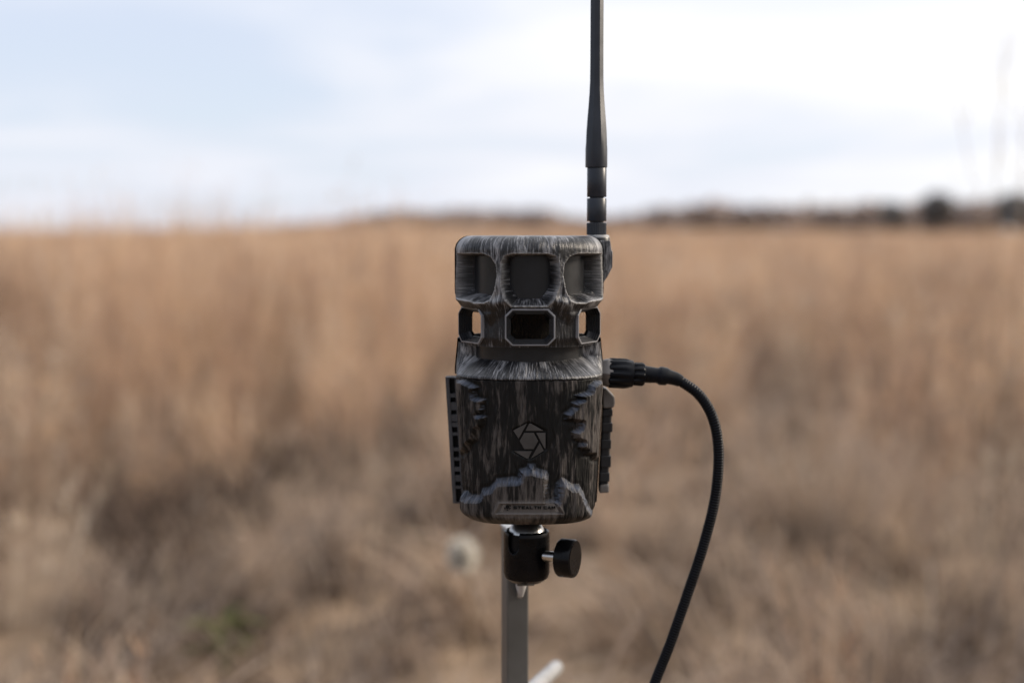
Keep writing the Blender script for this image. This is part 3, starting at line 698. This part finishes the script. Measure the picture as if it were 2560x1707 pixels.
lat = strip(1492, 1508.5, 948, 1474, 1492, 1255, YL, YL + 0.02).obj('latch_plate', M_black, tcam, smooth_=False, bevel=0.0006)
strip(1507, 1531, 1012, 1497, 1520, 1222, YL + 0.001, YL + 0.010).obj('latch_lever', M_latch, lat, smooth_=False, bevel=0.0015)
for y0, y1, e in ((1024, 1040, 0), (1058, 1080, 1.5), (1100, 1122, 0), (1140, 1168, 1.5), (1182, 1204, 0)):
    f = (y0 - 1012) / 210 * 10
    strip(1508 - f, 1532.5 - f + e, y0, 1507.5 - f, 1532 - f + e, y1, YL - 0.0008, YL + 0.009).obj('lever_rib', M_latch, lat, smooth_=False, bevel=0.0006)
kn = [(1506, 972), (1515, 970), (1537, 992), (1538, 1006), (1535, 1019), (1508, 1021)]
MB().prism([P(x, y, YL - 0.004) for x, y in kn], [P(x, y, YL - 0.004) + Vector((0, 0.016, 0)) for x, y in kn]).obj('latch_knob', M_emb, lat, smooth_=False, bevel=0.0012)
kn = [(1499, 1214), (1523, 1211), (1523, 1232), (1498, 1233)]
MB().prism([P(x, y, YL - 0.003) for x, y in kn], [P(x, y, YL - 0.003) + Vector((0, 0.014, 0)) for x, y in kn]).obj('latch_knob', M_emb, lat, smooth_=False, bevel=0.0012)

# --- antenna and its mount
YA = 1.066
ax_, za = P(1492, 590, YA).x, None
br = [(1462, 606), (1480, 600), (1526, 602), (1529, 626), (1532, 628), (1531, 668), (1521, 688), (1508, 708), (1490, 722), (1474, 700)]
mb = MB().prism([P(x, y, YA - 0.009) for x, y in br], [P(x, y, YA - 0.009) + Vector((0, 0.020, 0)) for x, y in br])
mount = mb.obj('antenna_mount', M_head, tcam, smooth_=False, bevel=0.0016)
me = mount.data; a = me.attributes.new('bark', 'FLOAT_VECTOR', 'POINT'); a.data.foreach_set('vector', np.array([(v.co.x + v.co.y, v.co.z, 0) for v in me.vertices], np.float32).ravel())
pxr = YA * k1
lathe('mount_collar', ax_ + 0.001, YA, [(28.5 * pxr, Z(594, YA)), (29.5 * pxr, Z(597, YA)), (29.5 * pxr, Z(628, YA))], M_head, mount, 40)
lathe('mount_washer', ax_ + 0.0008, YA, [(25 * pxr, Z(587.5, YA)), (28.5 * pxr, Z(589.5, YA)), (28.5 * pxr, Z(594, YA))], M_bracket, mount, 40)
def az(py): return Z(py, YA)
def oct_mod(flatness):
    def f(a): 
        s = (a + math.pi / 8) % (math.pi / 4) - math.pi / 8
        return (1 - flatness) + flatness * math.cos(math.pi / 8) / math.cos(s) * 1.0
    return f
antp = [(16.0, -330), (16.5, -318), (16.8, 0), (17.0, 150), (17.3, 200), (18.6, 232), (21, 265), (24, 300), (26.2, 330), (26.9, 352), (26.9, 372), (26.9, 416), (26.5, 419)]
flat_ = [1, 1, 1, 1, 1, 1, 1, 1, 1, 0.9, 0.1, 0, 0]
ant = lathe('antenna', ax_ - 0.0006, YA, [(r * pxr * 1.02, az(p)) for r, p in antp], M_ant, tcam, 96, 12, mod=lambda i, a: oct_mod(flat_[i])(a))
ant['label'] = 'tall charcoal rubber antenna with flat facets'
def ringpart(name, y0, y1, r, knurl=0.0, mat=M_ant):
    c = 0.6
    mod = (lambda i, a: 1 + (knurl * (0.5 + 0.5 * math.cos(a * 34)) if 0 < i < 3 else 0)) if knurl else None
    return lathe(name, ax_ - 0.0002, YA, [((r - c) * pxr, az(y0)), (r * pxr, az(y0 + 1.2)), (r * pxr, az(y1 - 1.2)), ((r - c) * pxr, az(y1))], mat, ant, 136 if knurl else 64, 30, mod)
ringpart('antenna_sleeve', 419.5, 493, 24.2); ringpart('antenna_hinge', 496, 553, 24.4); ringpart('antenna_nut', 557, 587, 23.6, 0.05)
ringpart('antenna_pin', 490, 588, 17.5)

# ------------------------------------------------------------------ cable
cab = empty('power_cable', P(1508, 933, 1.05), 'black corrugated power cable plugged into the camera side and hanging to the right', 'cable')
YC = 1.052
def seg_tube(name, pts, radii, mat, parent, seg=28, mod=None, sharp=40):
    V, Fc = tube_vf(pts, radii, seg, True, mod); return mesh_obj(name, V, Fc, mat, parent, True, None, sharp)
cpx = YC * k1
def along(xs, y0, y1): return [P(x, y0 + (y1 - y0) * (x - 1508) / (1612 - 1508), YC) for x in xs]
nut = seg_tube('gland_nut', along([1500, 1512, 1518, 1532, 1538, 1545], 930, 936), [c * cpx for c in (30, 34, 36, 33, 31, 26)], M_emb, cab, 24, lambda i, a: 1 + 0.06 * math.cos(6 * a) + 0.03 * math.sin(5 * a + i))
seg_tube('coupling_ring', along([1521, 1523, 1562, 1574, 1582, 1584], 931, 936), [c * cpx for c in (33, 35.5, 35.5, 35, 33, 28)], M_hose, cab, 72, lambda i, a: 1 + (0.06 * (1 if math.cos(12 * a) > 0.2 else -0.5) if i in (1, 2) else 0))
seg_tube('coupling_collar', along([1580, 1582, 1606, 1611, 1613], 931, 936), [c * cpx for c in (24, 27, 27.5, 26, 21)], M_hose, cab, 60, lambda i, a: 1 + (0.08 * (1 if math.cos(10 * a) > 0 else -0.6) if i in (1, 2) else 0))
boot = [(1608, 935), (1640, 938), (1644, 938.5), (1650, 939), (1652, 939.3), (1666, 941), (1672, 942), (1690, 947), (1702, 953)]
bootp = [P(x, y, YC) for x, y in boot]
seg_tube('strain_relief', bootp, [c * cpx for c in (22, 19.5, 19.5, 23.5, 23.5, 22.5, 18.5, 17, 15)], M_hose, cab, 32)
cpts = [(1690, 947), (1707, 956), (1745, 984), (1772, 1022), (1788, 1065), (1795.5, 1114), (1796, 1163), (1791.5, 1217), (1782.5, 1271), (1766, 1336), (1747, 1400), (1723, 1471), (1699, 1541), (1672, 1617), (1642, 1692), (1612, 1775), (1585, 1860)]
W3 = [P(x, y, YC) for x, y in cpts]
W3 += [Vector((W3[-1].x - 0.03, YC + 0.02, H - 0.48)), Vector((W3[-1].x - 0.035, YC + 0.05, H - 0.75)), Vector((W3[-1].x - 0.01, YC + 0.09, H - 1.0)), Vector((W3[-1].x + 0.06, YC + 0.13, 0.03 + gz(.1, 1.2))), Vector((W3[-1].x + 0.22, YC + 0.17, 0.012 + gz(.3, 1.2)))]
def catmull(p, step):
    out = []
    for i in range(len(p) - 1):
        p0, p1, p2, p3 = p[max(i - 1, 0)], p[i], p[i + 1], p[min(i + 2, len(p) - 1)]
        n = max(2, int((p2 - p1).length / step))
        for s in range(n):
            t = s / n; out.append(0.5 * ((2 * p1) + (-p0 + p2) * t + (2 * p0 - 5 * p1 + 4 * p2 - p3) * t * t + (-p0 + 3 * p1 - 3 * p2 + p3) * t ** 3))
    return out + [p[-1]]
cp_ = catmull(W3, 0.00045)
rad_ = [(13.3 + 0.9 * math.cos(2 * math.pi * i / 4.4)) * cpx for i in range(len(cp_))]
seg_tube('corrugated_hose', cp_, rad_, M_hose, cab, 18, None, None)

# ------------------------------------------------------------------ ball head
YB = 1.050
bx_ = P(1316.5, 1400, YB).x; bpx = YB * k1
bz = lambda py: Z(py, YB - 0.016)
BH_BOT = bz(1462)
ballh = empty('ball_head', (bx_, YB, BH_BOT), 'black metal ball head with side knob, under the camera', 'ball head')
hs = []
th4 = np.linspace(0, 2 * math.pi, 241)[:-1]
prof = [(49, 1337), (53, 1340), (54.3, 1345)] + [(54.3, y_) for y_ in range(1348, 1393, 3)] + [(54.3, 1400), (54.3, 1420), (54.3, 1442), (51, 1452), (40, 1460), (36, 1462)]
V = []; keepf = []
for r, py in prof:
    for a in th4: V.append((bx_ + r * bpx * math.sin(a), YB - r * bpx * math.cos(a), bz(py)))
Fl = []
nc = len(th4)
for i in range(len(prof) - 1):
    for j in range(nc):
        am = math.degrees((th4[j] + math.pi / nc)); am = (am + 180) % 360 - 180
        pm = 0.5 * (prof[i][1] + prof[i + 1][1]); hw = 17 if pm < 1364 else 17 * math.sqrt(max(0, 1 - ((pm - 1364) / 22) ** 2))
        if abs(am + 36) < hw and pm < 1386: continue
        Fl.append((i * nc + j, i * nc + (j + 1) % nc, (i + 1) * nc + (j + 1) % nc, (i + 1) * nc + j))
Fl.append(tuple((len(prof) - 1) * nc + j for j in range(nc)))
hous = mesh_obj('housing', V, Fl, M_gloss, ballh, True, None, 30)
so = hous.modifiers.new('wall', 'SOLIDIFY'); so.thickness = 0.0012; so.offset = -1
zc = bz(1352); rb_ = 0.0142
bl = [(rb_ * math.sin(t), zc + rb_ * math.cos(t)) for t in np.linspace(0.02, math.pi - 0.02, 28)]
lathe('ball', bx_, YB, bl, M_metal, ballh, 64, None)
lathe('stem', bx_ + 0.0002, YB, [(0.0078, BASE_Z - 0.0005), (0.0078, BASE_Z - 0.003), (0.0046, BASE_Z - 0.0034), (0.0044, zc + rb_ * 0.9)], M_gloss, ballh, 40)
lathe('inner_cup', bx_, YB, [(0.0147, bz(1341)), (0.0147, bz(1455))], M_black, ballh, 40)
scr = P(1279, 1409, YB - 0.011)
V, Fc = tube_vf([scr + Vector((0.003, 0.004, 0)), scr + Vector((-0.0006, -0.0009, 0))], [0.0017, 0.0017], 16)
mesh_obj('set_screw', V, Fc, M_rail, ballh, True, None, 40)
def knob_dir(): return Vector((0.92, -0.39, 0.0)).normalized()
kd = knob_dir(); kc = Vector((bx_, YB - 0.004, bz(1394)))
V, Fc = tube_vf([kc + kd * 0.012, kc + kd * 0.030], [0.0040, 0.0040], 24); mesh_obj('knob_shaft', V, Fc, M_metal, ballh, True, None, 40)
ks = [(0.0255, .0118), (0.0262, .0132), (0.0275, .0140), (0.0375, .0140), (0.0386, .0134), (0.0390, .0124), (0.0384, .0116), (0.0384, .0010)]
V, Fc = tube_vf([kc + kd * (a_ + 0.0) for a_, _ in ks], [r for _, r in ks], 72, True, lambda i, a: 1 + (0.012 * math.cos(36 * a) if 2 <= i <= 3 else 0))
mesh_obj('clamp_knob', V, Fc, M_gloss, ballh, True, None, 35)

# ------------------------------------------------------------------ post
YP = 1.118
pxp = YP * k1
pc = P(1287, 1500, YP + 0.01)
post = empty('mounting_post', (pc.x, YP + 0.01, gz(pc.x, YP)), 'grey painted square metal post carrying the ball head, sunk in the grass', 'post')
PTOP = Z(1326, YP)
RZ = R(16)
MB().box((pc.x, YP + 0.010, (PTOP - 0.12 + gz(pc.x, YP)) / 2), (0.0182, 0.0182, PTOP + 0.12 - gz(pc.x, YP)), RZ).obj('square_tube', M_post, post, smooth_=False, bevel=0.0014)
MB().box((pc.x, YP + 0.010, PTOP + 0.0012), (0.0192, 0.0192, 0.0024), RZ).obj('end_cap', M_bracket, post, smooth_=False, bevel=0.0006)
arm0, arm1 = Vector((bx_, YB - 0.010, 0)), Vector((pc.x, YP + 0.004, 0))
az_ = BH_BOT - 0.0022
MB().box(((arm0.x + arm1.x) / 2, (arm0.y + arm1.y) / 2, az_), (0.013, (arm1 - arm0).length - 0.012, 0.003), math.atan2(-(arm1 - arm0).x, (arm1 - arm0).y)).obj('support_arm', M_post, post, smooth_=False, bevel=0.0005)
lathe('arm_bolt', P(1303, 1480, YB).x, YB + 0.012, [(0.0042, az_ - 0.002), (0.0040, az_ - 0.006), (0.0028, az_ - 0.010), (0.0016, az_ - 0.0135)], M_bracket, post, 24)
gq = [(pc.x + 0.002, YP + 0.002, az_ - 0.002), (pc.x + 0.002, YP - 0.03, az_ - 0.002), (pc.x + 0.002, YP + 0.002, az_ - 0.03)]
MB().prism(gq, [(x + 0.004, y, z) for x, y, z in gq]).obj('gusset', M_bracket, post, smooth_=False)
r0, r1 = P(1300, 1752, YP + 0.012), P(1390, 1668, 1.40)
rp = [r0.lerp(r1, t) for t in np.linspace(0, 1, 12)]; dd = (r1 - r0).normalized()
rp += [r1 + dd * 0.003, r1 + dd * 0.0055, r1 + dd * 0.0065]
V, Fc = tube_vf(rp, [0.0072] * 12 + [0.0064, 0.0042, 0.0008], 28); mesh_obj('step_rod', V, Fc, M_rod, post, True, None, 60)

# ------------------------------------------------------------------ weeds in the field
M_stalk = plain('dry_stalk', (0.24, 0.165, 0.10), 0.8, nscale=200)
M_fluff = grass_mat('pale_seed_fluff', [(0.0, (0.62, 0.58, 0.51)), (1.0, (0.70, 0.66, 0.58))], trans=0.5)
def weed(pts_px, Y, label, seed, branches=9, rad0=0.0028, head=True):
    random.seed(seed)
    tip = [P(x, y, Y) for x, y in pts_px]
    base = Vector((tip[0].x + random.uniform(-.05, .05), Y, gz(tip[0].x, Y)))
    root = empty('weed_stalk', base, label, 'weed', 'tall dry weeds at the right edge')
    path = catmull([base] + tip, 0.08)
    V, Fc = tube_vf(path, [rad0 * (1 - 0.4 * i / len(path)) for i in range(len(path))], 6); mesh_obj('stem', V, Fc, M_stalk, root)
    for b in range(branches):
        i = int(len(path) * random.uniform(0.45, 0.97)); p = path[min(i, len(path) - 1)]
        a = random.uniform(0, 6.283); l = random.uniform(0.08, 0.25)
        q = p + Vector((math.cos(a) * l * .5, math.sin(a) * l * .5, l))
        V, Fc = tube_vf([p, p.lerp(q, .5) + Vector((math.cos(a) * .02, math.sin(a) * .02, -.01)), q], [rad0 * .4, rad0 * .3, rad0 * .25], 5); mesh_obj('twig', V, Fc, M_stalk, root)
    return root
weed([(2452, 560), (2430, 450), (2405, 320), (2380, 215)], 4.6, 'thin bare weed stalk leaning left above the right-hand treeline', 1, 3, 0.0022)
weed([(2490, 560), (2492, 400), (2502, 250), (2516, 90)], 4.2, 'tallest bare weed stalk, leaning right against the sky at right', 2, 4, 0.0026)
weed([(2552, 560), (2556, 460), (2558, 360), (2562, 300)], 4.4, 'short twiggy weed stalk at the right edge of the picture', 3, 5)
# pale seed head beside the camera
def seed_head(px, py, Y, size, label):
    random.seed(5); c = P(px, py, Y)
    root = empty('seed_head', (c.x, Y, gz(c.x, Y)), label, 'plant')
    V, Fc = tube_vf(catmull([Vector((c.x + .04, Y, gz(c.x, Y))), Vector((c.x + .02, Y, c.z * .6)), c], .05), [.003] * len(catmull([Vector((c.x + .04, Y, gz(c.x, Y))), Vector((c.x + .02, Y, c.z * .6)), c], .05)), 6); mesh_obj('stem', V, Fc, M_stalk, root)
    m = MB()
    for i in range(900):
        d = Vector((random.gauss(0, 1), random.gauss(0, 1), random.gauss(0, 1))).normalized(); s = Vector((random.gauss(0, 1), random.gauss(0, 1), random.gauss(0, 1))).cross(d).normalized() * 0.0022
        a_ = c + d * size * random.uniform(0, .5); b_ = c + d * size * random.uniform(0.7, 1.1) + Vector((0, 0, random.uniform(-.2, .4) * size))
        m.add([a_ - s, a_ + s, b_ + s * 1.6, b_ - s * 1.6], [(0, 1, 2, 3)])
    m.obj('fluff', M_fluff, root, smooth_=False)
seed_head(1157, 1392, 3.2, 0.036, 'pale fluffy seed head in the grass left of the ball head')
# small green plant
def green_plant(px, py, Y, label):
    random.seed(9); c = P(px, py, Y); base = Vector((c.x, Y, gz(c.x, Y)))
    o = empty('green_plant', base, label, 'plant')
    for k in range(30):
        a = random.uniform(0, 6.283); l = random.uniform(0.05, 0.13); w = random.uniform(0.012, 0.022); h = c.z - base.z + random.uniform(-.03, .05)
        d = Vector((math.cos(a), math.sin(a), 0)); s = Vector((-d.y, d.x, 0)) * w; b0 = base + Vector((0, 0, max(.05, h * random.uniform(.5, .95))))
        pts = [b0 - s * .2, b0 + s * .2, b0 + d * l * .5 + Vector((0, 0, .04)) + s, b0 + d * l * .5 + Vector((0, 0, .04)) - s, b0 + d * l + Vector((0, 0, .03))]
        mesh_obj('leaf', pts, [(0, 1, 2, 3), (3, 2, 4)], M_green, o, True)
    V, Fc = tube_vf([base, base + Vector((0, 0, max(.06, (c.z - base.z) * .9)))], [.004, .003], 6); mesh_obj('stem', V, Fc, M_green, o)
green_plant(560, 1560, 3.25, 'small green leafy plant in the dry grass at lower left')

# ------------------------------------------------------------------ trees on the horizon
def leaf_mat(name, c0, c1):
    m, nt, b, N, L = new_mat(name)
    geo = N('ShaderNodeTexCoord'); n = N('ShaderNodeTexNoise'); n.inputs['Scale'].default_value = 0.6; n.inputs['Detail'].default_value = 4; L(geo.outputs['Object'], n.inputs['Vector'])
    r = ramp(N, [(0.35, c0), (0.65, c1)]); L(n.outputs['Fac'], r.inputs[0]); L(r.outputs[0], b.inputs['Base Color']); b.inputs['Roughness'].default_value = 0.9
    return m
M_bark = plain('tree_bark', (0.07, 0.058, 0.05), 0.9, nscale=30)
M_dk = leaf_mat('dark_evergreen_foliage', (0.07, 0.067, 0.065), (0.12, 0.113, 0.107))
M_br = leaf_mat('bare_twig_canopy', (0.22, 0.17, 0.142), (0.36, 0.285, 0.24))
def crown_vf(rw, rh_, cz, n, leaf, seed):
    r = np.random.default_rng(seed); V = []; Fc = []
    lobes = [(r.uniform(-.5, .5) * rw, r.uniform(-.5, .5) * rw, cz + r.uniform(-.45, .5) * rh_, r.uniform(.35, .6)) for _ in range(9)] + [(0, 0, cz, .75)]
    for i in range(n):
        lx, ly, lz, s = lobes[r.integers(0, len(lobes))]
        d = r.normal(0, 1, 3); d /= np.linalg.norm(d); q = r.uniform(.55, 1.05)
        c = np.array([lx, ly, lz]) + d * q * s * np.array([rw, rw, rh_])
        if c[2] < 0.15: c[2] = 0.15 + r.uniform(0, .4)
        a = r.normal(0, 1, 3); a /= np.linalg.norm(a); b = np.cross(a, d); b /= np.linalg.norm(b) + 1e-9
        l = leaf * r.uniform(.5, 1.3); k = len(V)
        V += [tuple(c - a * l), tuple(c + b * l * .6), tuple(c + a * l), tuple(c - b * l * .6)]; Fc.append((k, k + 1, k + 2, k + 3))
    return V, Fc
def tree(px, top_py, width_px, Y, mat, label, seed, group='trees along the far edge of the field', n=2600):
    c = P(px, 577, Y); base = Vector((c.x, Y, gz(c.x, Y) - 0.2)); h = P(px, top_py, Y).z - base.z
    rw = width_px / 2 * k1 * Y; h = max(h, 1.5)
    o = empty('tree', base, label, 'tree', group)
    r = random.Random(seed); tr = max(.08, h * .03)
    m = MB(); path = [base, base + Vector((r.uniform(-.1, .1) * rw, 0, h * .35)), base + Vector((r.uniform(-.2, .2) * rw, 0, h * .7))]
    m.add(*tube_vf(path, [tr, tr * .75, tr * .35], 8))
    for i in range(6):
        p = path[1].lerp(path[2], r.random()); a = r.uniform(0, 6.28)
        m.add(*tube_vf([p, p + Vector((math.cos(a) * rw * .7, math.sin(a) * rw * .7, h * .22))], [tr * .4, tr * .12], 5))
    m.obj('trunk', M_bark, o)
    V, Fc = crown_vf(rw, h * .40, h * .56, n, max(.15, h * .06), seed); mesh_obj('crown', [Vector(v) + base for v in V], Fc, mat, o, False)
    return o
tree(2342, 462, 100, 170, M_dk, 'dark round tree, tallest of the far treeline, left of the weeds', 1)
tree(2545, 472, 150, 165, M_dk, 'dark broad tree at the right edge of the far treeline', 2)
tree(2458, 508, 70, 175, M_br, 'brownish low tree between the two dark trees at far right', 3)
tree(2222, 497, 90, 190, M_dk, 'medium dark tree on the horizon left of the dark round tree', 4)
tree(1868, 508, 80, 230, M_br, 'right one of two brown-grey trees standing together on the horizon', 5)
tree(1765, 502, 110, 225, M_br, 'left one of two brown-grey trees standing together on the horizon', 6)
tree(1290, 520, 120, 240, M_br, 'brown bare tree on the horizon just above the camera top', 7)
tree(1172, 516, 110, 235, M_br, 'brown bare tree on the horizon above the camera top, left of its neighbour', 8)
tree(950, 534, 120, 260, M_br, 'low brown bare tree on the horizon, leftmost of the far trees', 9)
m = MB(); r = np.random.default_rng(77)
for px in np.arange(700, 2700, 26):
    Y = 235 + r.uniform(-20, 30)
    base_top = np.interp(px, [700, 900, 1050, 1330, 1500, 1620, 1750, 2000, 2200, 2600], [562, 536, 514, 514, 540, 518, 492, 500, 488, 474])
    c = P(px, 577, Y); h = P(px, base_top + r.uniform(-6, 8), Y).z - gz(c.x, Y); h = max(h, 1.2)
    V, Fc = crown_vf(34 * k1 * Y, h * .45, h * .5, 620, .65, int(r.integers(1e6)))
    bb = Vector((c.x, Y, gz(c.x, Y) - .3)); m.add([Vector(v) + bb for v in V], Fc)
tl = m.obj('treeline', M_br, None, smooth_=False)
tag(tl, 'low brown-grey scrub mass along the horizon', 'treeline', kind='stuff')
